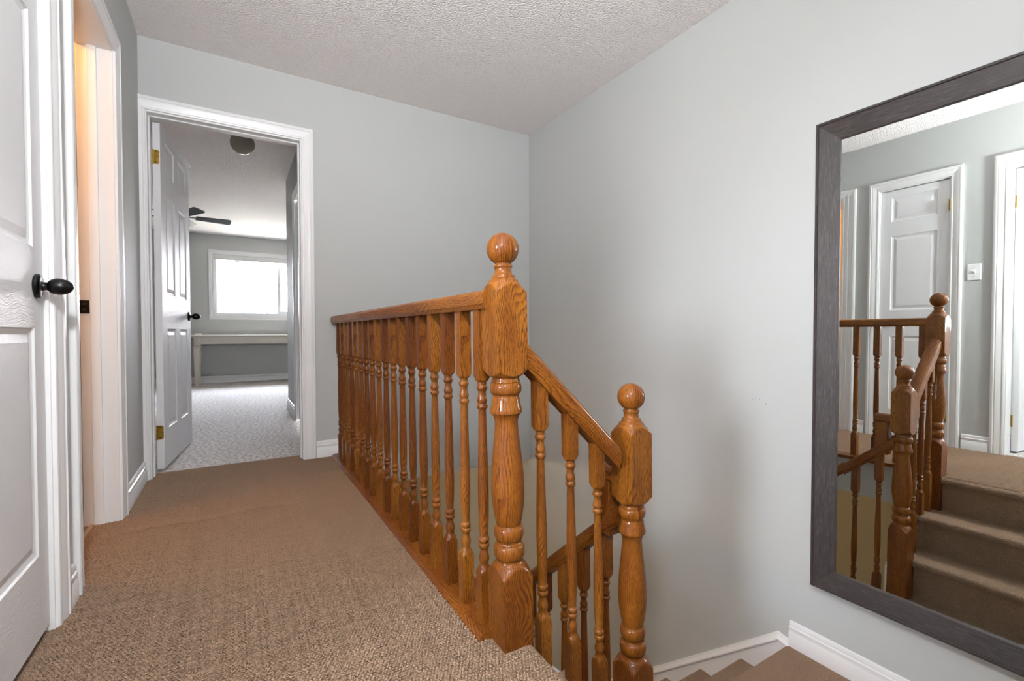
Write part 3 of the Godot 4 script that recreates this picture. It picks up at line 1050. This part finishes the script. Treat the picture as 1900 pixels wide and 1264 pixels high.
func joinery() -> void:
	# bedroom doorway in the end wall
	var t := thing("trim_1", "white moulded casing and jamb round the bedroom doorway", "door frame", p(0, 0, DE), "", "structure")
	casing(p(-0.404, 0, DE), p(0.384, 0, DE), 2.060, Vector3.BACK, t)
	for s in [[-0.409, -0.398], [0.377, 0.390]]:
		var m := MB.new()
		box(m, s[0], s[1], 0, 2.064, DE, DE + 0.12, 0.001)
		put(m, "jamb", M.trim, t)
	var m0 := MB.new()
	box(m0, -0.398, 0.377, 2.050, 2.064, DE, DE + 0.12, 0.001)
	put(m0, "head_jamb", M.trim, t)
	for s in [[-0.398, -0.390], [0.368, 0.377]]:
		var m := MB.new()
		box(m, s[0], s[1], 0, 2.050, DE + 0.045, DE + 0.078, 0.002)
		put(m, "door_stop", M.trim, t)
	m0 = MB.new()
	box(m0, -0.390, 0.368, 2.042, 2.050, DE + 0.045, DE + 0.078, 0.002)
	put(m0, "door_stop", M.trim, t)
	# bedroom door, swung into the bedroom
	var w := 0.765
	var cols := [0.110, 0.440]
	var six := []
	for c in cols:
		six.append(Rect2(c, 0.225, 0.215, 0.60))
		six.append(Rect2(c, 1.035, 0.215, 0.60))
		six.append(Rect2(c, 1.765, 0.215, 0.185))
	var dr := thing("door_1", "white six-panel door standing open into the bedroom", "door", p(-0.3735, 0.025, DE + 0.128), "", "structure")
	dr.rotation.y = PI / 2 - 0.112
	var leaf := add_mesh(leaf_mesh(w, 2.022, 0.035, six), "leaf", M.door, dr)
	leaf.position = Vector3(0.012, 0, 0.0)
	knob(dr, Vector3(w - 0.055, 0.92, 0.0175), Vector3.BACK)
	knob(dr, Vector3(w - 0.055, 0.92, -0.0175), Vector3.FORWARD)
	for y in [0.215, 1.825]:
		hinge(dr, Vector3(0.0115, y, -0.0165), Vector3.LEFT)
	# hooks hanging over the top of that door
	for k in 3:
		var hk := thing("over_door_hook", ["over-door hook nearest the hinges on the bedroom door", "middle over-door hook on the bedroom door", "over-door hook nearest the free edge of the bedroom door"][k], "hook", dr.position, "hooks over the bedroom door")
		hk.rotation.y = dr.rotation.y
		var m := MB.new()
		var x := 0.56 + 0.06 * k
		box(m, x, x + 0.018, 2.0225, 2.0245, 0.020, -0.020, 0.0)
		box(m, x, x + 0.018, 1.985, 2.0245, -0.018, -0.020, 0.0)
		box(m, x, x + 0.018, 1.995, 2.0245, 0.018, 0.020, 0.0)
		add_mesh(m.mesh(), "strap", M.trim, hk)
		m = MB.new()
		box(m, x + 0.006, x + 0.012, 1.985, 1.991, -0.020, -0.045, 0.001)
		box(m, x + 0.006, x + 0.012, 1.985, 2.005, -0.041, -0.046, 0.001)
		add_mesh(m.mesh(), "prong", M.trim, hk)
	# closet: narrow three-panel door, closed
	t = doorway("trim_2", "white casing round the narrow closed closet door", 1.295, 1.76, 2.05, p(XL, 0, 1.53))
	var cl := thing("door_2", "narrow white three-panel closet door, closed, with a black knob", "door", p(XL - 0.028, 0.022, 1.744), "", "structure")
	cl.rotation.y = -PI / 2
	var cw := 0.433
	var three := [Rect2(0.07, 0.215, cw - 0.14, 0.60), Rect2(0.07, 1.025, cw - 0.14, 0.61), Rect2(0.07, 1.755, cw - 0.14, 0.195)]
	leaf = add_mesh(leaf_mesh(cw, 2.008, 0.035, three), "leaf", M.door, cl)
	# local +x runs towards the camera here, local -z faces the hall
	knob(cl, Vector3(0.052, 0.925, -0.0175), Vector3.FORWARD, true)
	for y in [0.20, 1.81]:
		hinge(cl, Vector3(cw + 0.002, y, -0.019), Vector3.RIGHT)
	var sh := MB.new()
	box(sh, XL - 0.16, XL - 0.10, 0.0, 2.05, 1.295, 1.76)
	struct(sh, "wall_closet", M.wall, "back of the shallow closet behind the narrow door", "wall")
	# bathroom doorway
	t = doorway("trim_3", "white casing and jambs of the open bathroom doorway", 1.985, 2.625, 2.05, p(XL, 0, 2.3))
	for s in [[2.597, 2.611], [1.999, 2.009]]:
		var m := MB.new()
		box(m, XL - 0.085, XL - 0.052, 0, 2.036, s[0], s[1], 0.0015)
		put(m, "door_stop", M.trim, t)
	var ms := MB.new()
	var pr := PackedVector2Array([Vector2(-0.0885, -0.028), Vector2(-0.0885, 0.028), Vector2(-0.118, 0.028), Vector2(-0.1235, 0.020), Vector2(-0.126, 0.0), Vector2(-0.1235, -0.020), Vector2(-0.118, -0.028)])
	sweep(ms, pr, p(XL, 0.935, 2.611), p(XL, 0.935, 2.6085), Vector3.RIGHT, Vector3.UP)
	tag(put(ms, "strike_plate", M.bronze, t), "dark bronze strike plate")
	for s in [-0.012, 0.012]:
		ms = MB.new()
		box(ms, XL - 0.112, XL - 0.100, 0.935 + s - 0.004, 0.935 + s + 0.004, 2.6075, 2.609, 0.0005)
		put(ms, "latch_slot", M.screw, t)
	ms = MB.new()
	sweep(ms, PackedVector2Array([Vector2(-0.020, 0), Vector2(0.0, 0), Vector2(-0.004, 0.006), Vector2(-0.010, 0.008), Vector2(-0.017, 0.006)]), p(XL - 0.085, 0, 1.999), p(XL - 0.085, 0, 2.611), Vector3.RIGHT, Vector3.UP)
	tag(put(ms, "threshold", M.threshold, t), "beige threshold strip between carpet and vinyl")
	# the near room's door, seen only in the mirror, swung into that room
	t = doorway("trim_4", "white casing round the near doorway with the open door, seen in the mirror", 0.20, 1.005, 2.05, p(XL, 0, 0.6))
	var nd := thing("door_3", "white six-panel door open into the near room, seen in the mirror", "door", p(XL - 0.128, 0.02, 0.972), "", "structure")
	nd.rotation.y = PI + 0.03
	add_mesh(leaf_mesh(w, 2.01, 0.035, six), "leaf", M.door, nd).position = Vector3(0.004, 0, 0)
	knob(nd, Vector3(w - 0.055, 0.92, 0.0175), Vector3.BACK)
	knob(nd, Vector3(w - 0.055, 0.92, -0.0175), Vector3.FORWARD)
	for y in [0.215, 1.78]:
		hinge(nd, Vector3(0.0035, y, 0.0165), Vector3.LEFT)

func balustrade() -> void:
	newel("tall oak newel post at the top of the stairs, ball finial highest", 0.629, 0.0, 1.055, -RISE, 0.0215, 0.03)
	newel("lower oak newel post standing on the stair landing", 1.083, -0.4215, 1.055, LAND + 0.4215, 0.011, 0.10)
	# railing along the hall
	var t := thing("hall_railing", "long oak railing with turned balusters between the hall and the stairwell", "railing", p(0.61, 0, 2.2))
	var m := MB.new()
	sweep(m, rail_profile(), p(0.585, 0.883, 1.066), p(0.585, 0.883, DE - 0.001), Vector3.RIGHT, Vector3.UP, Vector3.ZERO, Vector3.ZERO, 35.0, true, Vector2(0.22, 0.1))
	put(m, "handrail", M.oak[0], t)
	m = MB.new()
	var shoe := PackedVector2Array([Vector2(-0.078, 0), Vector2(0.045, 0), Vector2(0.045, 0.020), Vector2(-0.052, 0.020), Vector2(-0.066, 0.017), Vector2(-0.078, 0.006)])
	sweep(m, shoe, p(0.625, 0, 1.083), p(0.625, 0, DE - 0.015), Vector3.RIGHT, Vector3.UP, Vector3.ZERO, Vector3.ZERO, 25.0, true, Vector2(0.05, 0.3))
	put(m, "shoe_rail", M.oak[1], t)
	var up := []
	for k in 3:
		up.append(baluster_mesh(0.203, -0.674, 0.06 + 0.09 * k))
	var lean := 0.017
	for k in 18:
		baluster(t, up[(k * 7) % 3], p(0.584, 0.690, 1.132 + 0.1172 * k), lean * 0.55, [0, 1, 2, 1, 0, 2][(k * 5 + 1) % 6])
	# first flight
	t = thing("stair_railing", "short steep oak stair railing between the two newel posts", "railing", p(0.85, -RISE, 1.055))
	m = MB.new()
	var slope := Vector3(1, -0.96, 0).normalized()
	var upn := Vector3(0.96, 1, 0).normalized()
	sweep(m, rail_profile(), p(0.655, 0.808, 1.055) - upn * 0.0515, p(1.035, 0.808 - 0.38 * 0.96, 1.055) - upn * 0.0515, Vector3.BACK, upn, Vector3.RIGHT, Vector3.RIGHT, 35.0, true, Vector2(0.3, 0.5))
	put(m, "handrail", M.oak[3], t)
	var spots := [[0.724, 0.552, -RISE], [0.829, 0.456, -RISE], [0.932, 0.356, -2 * RISE]]
	for k in 3:
		var s: Array = spots[k]
		baluster(t, baluster_mesh(0.165, s[2] - s[1], 0.14 + 0.06 * k), p(s[0], s[1], 1.055), lean, [0, 1, 0][k])
	# second flight
	t = thing("lower_railing", "oak stair railing with a stepped-down handrail running down behind the lower newel post", "railing", p(1.062, LAND, 1.4))
	m = MB.new()
	sweep(m, rail_profile(), p(1.066, 0.330, 1.098), p(1.066, 0.330, 1.182), Vector3.RIGHT, Vector3.UP, Vector3.ZERO, Vector3.ZERO, 35.0, true, Vector2(0.1, 0.2))
	put(m, "level_easing", M.oak[1], t)
	m = MB.new()
	box(m, 1.038, 1.094, 0.155, 0.335, 1.120, 1.180, 0.003)
	put(m, "drop_block", M.oak[1], t)
	m = MB.new()
	var up2 := Vector3(0, 1, -0.853).normalized()
	var y0 := 0.182 + 0.07 * 0.853
	sweep(m, rail_profile(), p(1.066, y0, 1.12) - up2 * 0.0515, p(1.066, y0 - 2.3 * 0.853, 3.42) - up2 * 0.0515, Vector3.RIGHT, up2, Vector3.FORWARD, Vector3.FORWARD, 35.0, true, Vector2(0.3, 0.1))
	put(m, "handrail", M.oak[2], t)
	for k in 19:
		var d := 1.165 + 0.1145 * k
		var y := y0 - (d - 1.12) * 0.853 - 0.205
		var n := ceili((d + 0.016 - 1.130) / 0.228)
		baluster(t, baluster_mesh(0.165, LAND - RISE * n - y, 0.05 + 0.07 * (k % 4)), p(1.066, y, d), lean * 0.6, [1, 2, 0][k % 3])

func wall_things() -> void:
	# framed mirror, hung so that it leans back a little at the top
	var hy := 0.9635
	var w := 0.84
	var t := thing("wall_mirror", "large mirror in a charcoal wood-grain frame on the right wall", "mirror", p(XR - 0.027, 0.7175, 1.0126 - w / 2))
	t.rotation.z = -0.0105
	# local axes: y up, z towards the camera (less depth), -x out of the wall
	var prof := PackedVector2Array([Vector2(0, 0.012), Vector2(0, -0.016), Vector2(0.003, -0.019), Vector2(0.009, -0.019), Vector2(0.0115, -0.016), Vector2(0.014, -0.018), Vector2(0.082, -0.004), Vector2(0.087, -0.001), Vector2(0.087, 0.012)])   # a: inwards, b: along +x
	var corners := [Vector3(0, hy, -w / 2), Vector3(0, hy, w / 2), Vector3(0, -hy, w / 2), Vector3(0, -hy, -w / 2)]
	var names := ["frame_rail", "frame_stile", "frame_rail", "frame_stile"]
	for k in 4:
		var a: Vector3 = corners[k]
		var b: Vector3 = corners[(k + 1) % 4]
		var dir := (b - a).normalized()
		var inw := -((a + b) / 2).normalized()
		var m := MB.new()
		sweep(m, prof, a, b, inw, Vector3.RIGHT, (dir - inw).normalized(), (dir + inw).normalized(), 12.0, false, Vector2(0.11 * k, 0.2 * k))
		add_mesh(m.mesh(), names[k], M.frame, t)
	var gy := hy - 0.086
	var gz := w / 2 - 0.086
	var bw := 0.026
	var m2 := MB.new()
	m2.quad(Vector3(0.003, gy - bw, -gz + bw), Vector3(0.003, gy - bw, gz - bw), Vector3(0.003, -gy + bw, gz - bw), Vector3(0.003, -gy + bw, -gz + bw), Vector3.LEFT)
	var glass := add_mesh(m2.mesh(), "glass", M.mirror, t)
	var oc := [Vector3(0.00285, gy, -gz), Vector3(0.00285, gy, gz), Vector3(0.00285, -gy, gz), Vector3(0.00285, -gy, -gz)]
	var ic := [Vector3(0.003, gy - bw, -gz + bw), Vector3(0.003, gy - bw, gz - bw), Vector3(0.003, -gy + bw, gz - bw), Vector3(0.003, -gy + bw, -gz + bw)]
	for k in 4:
		m2 = MB.new()
		var j := (k + 1) % 4
		var nn: Vector3 = (oc[j] - oc[k]).cross(ic[k] - oc[k]).normalized()
		if nn.x > 0.0: nn = -nn
		m2.quad(oc[k], oc[j], ic[j], ic[k], nn)
		add_mesh(m2.mesh(), "bevel", M.mirror, glass)
	# light switch on the left wall, seen in the mirror
	t = thing("light_switch", "white toggle light switch on the left wall, seen in the mirror", "light switch", p(XL, 1.305, 1.165))
	var m := MB.new()
	box(m, XL, XL + 0.006, 1.245, 1.365, 1.128, 1.202, 0.003)
	put(m, "cover_plate", M.plastic, t)
	m = MB.new()
	sweep(m, PackedVector2Array([Vector2(0.004, -0.012), Vector2(0.007, -0.012), Vector2(0.018, 0.006), Vector2(0.016, 0.011), Vector2(0.007, 0.012), Vector2(0.004, 0.012)]), p(XL, 1.305, 1.160), p(XL, 1.305, 1.170), Vector3.RIGHT, Vector3.UP)
	put(m, "toggle", M.plastic, t)
	for s in [-0.03, 0.03]:
		m = MB.new()
		lathe(m, [[0.0, 0.0035], [0.0072, 0.003], [0.0076, 0.0005]], p(XL, 1.305 + s, 1.165), Vector3.RIGHT, 10)
		put(m, "screw", M.screw, t)

func bedroom() -> void:
	var m := MB.new()
	box(m, -2.0, 3.0, -0.012, 0.006, DE + 0.13, DB)
	struct(m, "floor", M.plush, "pale beige plush carpet of the bedroom", "carpet")
	# window wall with its opening
	var wx0 := -0.27
	var wx1 := 1.75
	var wy0 := 1.125
	var wy1 := 2.135
	m = MB.new()
	box(m, -2.12, wx0, 0, H, DB, DB + 0.16)
	box(m, wx1, 3.0, 0, H, DB, DB + 0.16)
	box(m, wx0, wx1, 0, wy0, DB, DB + 0.16)
	box(m, wx0, wx1, wy1, H, DB, DB + 0.16)
	struct(m, "wall_far", M.wall, "grey window wall at the far end of the bedroom", "wall")
	m = MB.new()
	box(m, -2.12, -2.0, 0, H, DE, DB)
	box(m, -2.0, L(0), 0, H, DE, DE + 0.12)
	struct(m, "wall_bedroom_left", M.wall, "left wall of the bedroom, behind its door", "wall")
	m = MB.new()
	box(m, 2.88, 3.0, 0, H, 5.4, DB)
	box(m, 0.50, 2.88, 0, H, 5.40, 5.52)
	box(m, 0.50, 0.62, 0, H, DE + 0.12, 4.02)
	box(m, 0.50, 0.62, 2.05, H, 4.02, 4.72)
	box(m, 0.50, 0.62, 0, H, 4.72, 5.40)
	struct(m, "wall_bedroom_right", M.wall, "grey closet wall on the right just inside the bedroom", "wall")
	m = MB.new()
	baseboard(m, p(-2.0, 0.006, DB), p(2.88, 0.006, DB), Vector3.BACK)
	baseboard(m, p(0.50, 0.006, 4.80), p(0.50, 0.006, 5.52), Vector3.LEFT)
	struct(m, "baseboard_bedroom", M.trim, "white baseboards of the bedroom", "baseboard")
	# closet door in the right wall
	var t := thing("trim_5", "white casing of the closet door just inside the bedroom", "door frame", p(0.5, 0, 4.37), "", "structure")
	casing(p(0.50, 0, 4.03), p(0.50, 0, 4.71), 2.045, Vector3.LEFT, t)
	var cd := thing("door_4", "white closet door on the right just inside the bedroom", "door", p(0.535, 0.02, 4.025), "", "structure")
	cd.rotation.y = PI / 2
	add_mesh(leaf_mesh(0.69, 2.01, 0.035, [Rect2(0.1, 0.22, 0.19, 0.6), Rect2(0.4, 0.22, 0.19, 0.6), Rect2(0.1, 1.03, 0.19, 0.6), Rect2(0.4, 1.03, 0.19, 0.6), Rect2(0.1, 1.75, 0.19, 0.19), Rect2(0.4, 1.75, 0.19, 0.19)]), "leaf", M.door, cd)
	# window
	t = thing("window_1", "wide white slider window with blown-out daylight over the console table", "window", p(0.7, wy0, DB), "", "structure")
	for s in [[p(wx0, wy0, DB), p(wx0, wy1, DB), Vector3.LEFT, Vector3.UP], [p(wx1, wy1, DB), p(wx1, wy0, DB), Vector3.RIGHT, Vector3.DOWN], [p(wx0, wy1, DB), p(wx1, wy1, DB), Vector3.UP, Vector3.RIGHT], [p(wx1, wy0, DB), p(wx0, wy0, DB), Vector3.DOWN, Vector3.LEFT]]:
		m = MB.new()
		sweep(m, casing_profile(), s[0], s[1], s[2], Vector3.BACK, (s[3] + s[2]).normalized(), (s[3] - s[2]).normalized())
		put(m, "casing", M.trim, t)
	var fr := 0.045
	for s in [[wx0, wx1, wy0, wy0 + fr], [wx0, wx1, wy1 - fr, wy1], [wx0, wx0 + fr, wy0 + fr, wy1 - fr], [wx1 - fr, wx1, wy0 + fr, wy1 - fr]]:
		m = MB.new()
		box(m, s[0], s[1], s[2], s[3], DB + 0.02, DB + 0.13, 0.003)
		put(m, "frame", M.plastic, t)
	m = MB.new()
	box(m, 0.675, 0.725, wy0 + fr, wy1 - fr, DB + 0.05, DB + 0.09, 0.003)
	put(m, "mullion", M.plastic, t)
	m = MB.new()
	box(m, 0.725, wx1 - fr, wy0 + fr, wy0 + fr + 0.04, DB + 0.05, DB + 0.08, 0.003)
	put(m, "sash_rail", M.plastic, t)
	for s in [[wx0 + fr, 0.675, DB + 0.085], [0.725, wx1 - fr, DB + 0.065]]:
		m = MB.new()
		box(m, s[0], s[1], wy0 + fr, wy1 - fr, s[2], s[2] + 0.004)
		put(m, "pane", M.pane, t)
	t = thing("roller_blind", "white blind rolled up at the head of the bedroom window", "blind", p(0.7, wy1, DB))
	m = MB.new()
	box(m, wx0 + 0.01, wx1 - 0.01, wy1 - 0.085, wy1 - 0.002, DB - 0.004, DB + 0.018, 0.004)
	put(m, "cassette", M.blind, t)
	m = MB.new()
	lathe(m, [[-0.95, 0.0005], [-0.95, 0.010], [0.95, 0.010], [0.95, 0.0005]], p(0.74, wy1 - 0.10, DB + 0.008), Vector3.RIGHT, 12)
	put(m, "bottom_bar", M.blind, t)
	# console table
	t = thing("console_table", "long cream console table with tapered legs under the bedroom window", "table", p(0.6, 0, 8.85))
	m = MB.new()
	box(m, -0.60, 1.85, 0.768, 0.80, 8.60, 9.06, 0.006)
	put(m, "tabletop", M.table, t)
	m = MB.new()
	box(m, -0.46, 1.71, 0.655, 0.768, 8.66, 8.68, 0.002)
	put(m, "apron", M.table, t)
	m = MB.new()
	box(m, -0.46, 1.71, 0.655, 0.768, 9.00, 9.02, 0.002)
	put(m, "apron", M.table, t)
	for x in [-0.49, 1.74]:
		for d in [8.69, 8.99]:
			m = MB.new()
			box(m, x - 0.04, x + 0.04, 0.63, 0.768, d - 0.04, d + 0.04, 0.003)
			box(m, x - 0.052, x + 0.052, 0.60, 0.63, d - 0.052, d + 0.052, 0.008)
			for e in [[Vector3(1, 0, 0), Vector3(0, 0, 1)], [Vector3(-1, 0, 0), Vector3(0, 0, 1)], [Vector3(0, 0, 1), Vector3(1, 0, 0)], [Vector3(0, 0, -1), Vector3(1, 0, 0)]]:
				var c := p(x, 0, d)
				m.quad(c + e[0] * 0.024 - e[1] * 0.024 + Vector3.UP * 0.006, c + e[0] * 0.024 + e[1] * 0.024 + Vector3.UP * 0.006, c + e[0] * 0.042 + e[1] * 0.042 + Vector3.UP * 0.60, c + e[0] * 0.042 - e[1] * 0.042 + Vector3.UP * 0.60, e[0])
			put(m, "leg", M.table, t)
	t = thing("small_box", "tiny white box lying on the left end of the console table", "box", p(-0.47, 0.80, 8.75))
	m = MB.new()
	box(m, -0.52, -0.43, 0.80, 0.818, 8.71, 8.77, 0.003)
	put(m, "body", M.plastic, t)
	m = MB.new()
	box(m, -0.515, -0.435, 0.818, 0.824, 8.713, 8.767, 0.002)
	put(m, "lid", M.plastic, t)
	# ceiling fixture just inside the door
	t = thing("ceiling_fixture", "unlit round frosted fixture on the bedroom ceiling", "ceiling light", p(0.085, H, 4.50))
	m = MB.new()
	lathe(m, [[0.0, 0.0005], [0.0, 0.085], [-0.012, 0.085], [-0.016, 0.080]], p(0.085, H, 4.50), Vector3.UP, 32)
	put(m, "base", M.plastic, t)
	m = MB.new()
	lathe(m, [[-0.014, 0.084], [-0.04, 0.092], [-0.07, 0.090], [-0.10, 0.074], [-0.125, 0.045], [-0.136, 0.018], [-0.138, 0.0005]], p(0.085, H, 4.50), Vector3.UP, 32)
	put(m, "dome", M.fixture, t)
	# ceiling fan half hidden by the door
	var fc := p(-0.52, H, 6.55)
	t = thing("ceiling_fan", "dark ceiling fan half hidden behind the open bedroom door", "ceiling fan", fc)
	m = MB.new()
	lathe(m, [[0.0, 0.0005], [0.0, 0.07], [-0.03, 0.06], [-0.05, 0.02], [-0.20, 0.014], [-0.20, 0.0005]], fc, Vector3.UP, 24)
	put(m, "downrod", M.fan_metal, t)
	m = MB.new()
	lathe(m, [[-0.19, 0.0005], [-0.19, 0.05], [-0.215, 0.095], [-0.27, 0.105], [-0.31, 0.09], [-0.33, 0.05], [-0.335, 0.0005]], fc, Vector3.UP, 28)
	put(m, "motor", M.fan_metal, t)
	for k in 5:
		var a := deg_to_rad(8.0 + 72.0 * k)
		var bl := Node3D.new()
		bl.name = "blade_arm"
		t.add_child(bl, true)
		bl.position = Vector3(0, -0.285, 0)
		bl.rotation.y = a
		m = MB.new()
		box(m, 0.09, 0.20, -0.004, 0.004, -0.015, 0.015, 0.002)
		add_mesh(m.mesh(), "bracket", M.fan_metal, bl)
		m = MB.new()
		var pr := PackedVector2Array([Vector2(0.16, -0.045), Vector2(0.48, -0.062), Vector2(0.505, -0.055), Vector2(0.515, -0.035), Vector2(0.515, 0.035), Vector2(0.505, 0.055), Vector2(0.48, 0.062), Vector2(0.16, 0.045)])
		sweep(m, pr, Vector3(0, -0.003, 0), Vector3(0, 0.003, 0), Vector3.RIGHT, Vector3.BACK)
		add_mesh(m.mesh(), "blade", M.fan, bl).rotation.x = -0.28
	# outdoors: lawn and a red-leaved tree
	m = MB.new()
	box(m, -14, 16, -3.2, -3.0, 9.5, 40)
	struct(m, "floor", M.yard, "pale gravel yard outside the bedroom window", "yard")
	t = thing("garden_tree", "red-leaved tree outside the right half of the bedroom window", "tree", p(1.95, -3.0, 15.5))
	m = MB.new()
	lathe(m, [[-0.05, 0.14], [1.8, 0.10], [3.4, 0.06], [4.6, 0.02], [4.7, 0.0005]], p(1.95, -3.0, 15.5), Vector3.UP, 12)
	put(m, "trunk", M.bark, t)
	m = MB.new()
	var rng := RandomNumberGenerator.new()
	rng.seed = 42
	for k in 1500:
		var dir := Vector3(rng.randfn(), rng.randfn() * 0.9, rng.randfn()).normalized()
		var c := p(1.95, 1.0, 15.5) + dir * Vector3(1.25, 1.35, 1.25) * pow(rng.randf(), 0.4)
		var ax := Vector3(rng.randfn(), rng.randfn(), rng.randfn()).normalized()
		var ay := ax.cross(Vector3(rng.randfn(), rng.randfn(), rng.randfn())).normalized()
		var nn := ax.cross(ay)
		m.quad(c - ax * 0.09, c + ay * 0.04, c + ax * 0.09, c - ay * 0.04, nn)
	var fo := put(m, "foliage", M.leaf, t)
	fo.set_meta("kind", "stuff")

func L(_k: int) -> float:
	return XL - 0.12

func bathroom() -> void:
	var m := MB.new()
	box(m, -2.5, XL - 0.095, -0.012, 0.002, 1.80, DE)
	struct(m, "floor", M.vinyl, "grey vinyl floor of the bathroom", "floor")
	m = MB.new()
	box(m, -2.5, -2.38, 0, H, 1.80, DE)
	box(m, -2.5, XL - 0.12, 0, H, 3.14, DE)
	struct(m, "wall_bath", M.cream, "cream bathroom wall lit by a warm lamp", "wall")
	var t := thing("bathroom_vanity", "honey wood vanity cabinet just inside the bathroom doorway", "cabinet", p(-1.0, 0, 2.95))
	m = MB.new()
	box(m, -1.6, -0.56, 0.07, 0.78, 2.80, 3.139, 0.002)
	put(m, "body", M.oak[3], t)
	m = MB.new()
	box(m, -1.6, -0.562, 0.002, 0.07, 2.86, 3.139)
	put(m, "toe_kick", M.oak[2], t)
	m = MB.new()
	box(m, -1.62, -0.556, 0.78, 0.815, 2.78, 3.139, 0.006)
	put(m, "countertop", M.table, t)
	for k in 2:
		var x := -2.10 + 0.51 * k + 0.008
		m = MB.new()
		box(m, x + 0.51, x + 0.985, 0.10, 0.56, 2.785, 2.80, 0.004)
		var dd := put(m, "door", M.oak[0], t)
		m = MB.new()
		lathe(m, [[0.0, 0.005], [0.012, 0.006], [0.016, 0.013], [0.022, 0.012], [0.025, 0.0005]], p(x + 0.55, 0.48, 2.785), Vector3.BACK, 14)
		put(m, "knob", M.brass, dd)
		m = MB.new()
		box(m, x + 0.51, x + 0.985, 0.58, 0.75, 2.785, 2.80, 0.004)
		var dw := put(m, "drawer", M.oak[0], t)
		m = MB.new()
		lathe(m, [[0.0, 0.005], [0.012, 0.006], [0.016, 0.013], [0.022, 0.012], [0.025, 0.0005]], p(x + 0.75, 0.665, 2.785), Vector3.BACK, 14)
		put(m, "knob", M.brass, dw)
	t = thing("wall_shelf", "small brown wooden shelf box high on the bathroom wall", "shelf", p(-0.9, 1.56, 3.14))
	m = MB.new()
	box(m, -1.3, -0.556, 1.56, 1.58, 3.0, 3.139, 0.002)
	put(m, "bottom_board", M.oak[2], t)
	m = MB.new()
	box(m, -1.3, -0.556, 1.77, 1.79, 3.0, 3.139, 0.002)
	put(m, "top_board", M.oak[2], t)
	m = MB.new()
	box(m, -0.58, -0.556, 1.58, 1.77, 3.0, 3.139, 0.002)
	put(m, "end_board", M.oak[2], t)
	m = MB.new()
	box(m, -1.3, -0.58, 1.58, 1.77, 3.12, 3.139, 0.002)
	put(m, "back_board", M.oak[2], t)
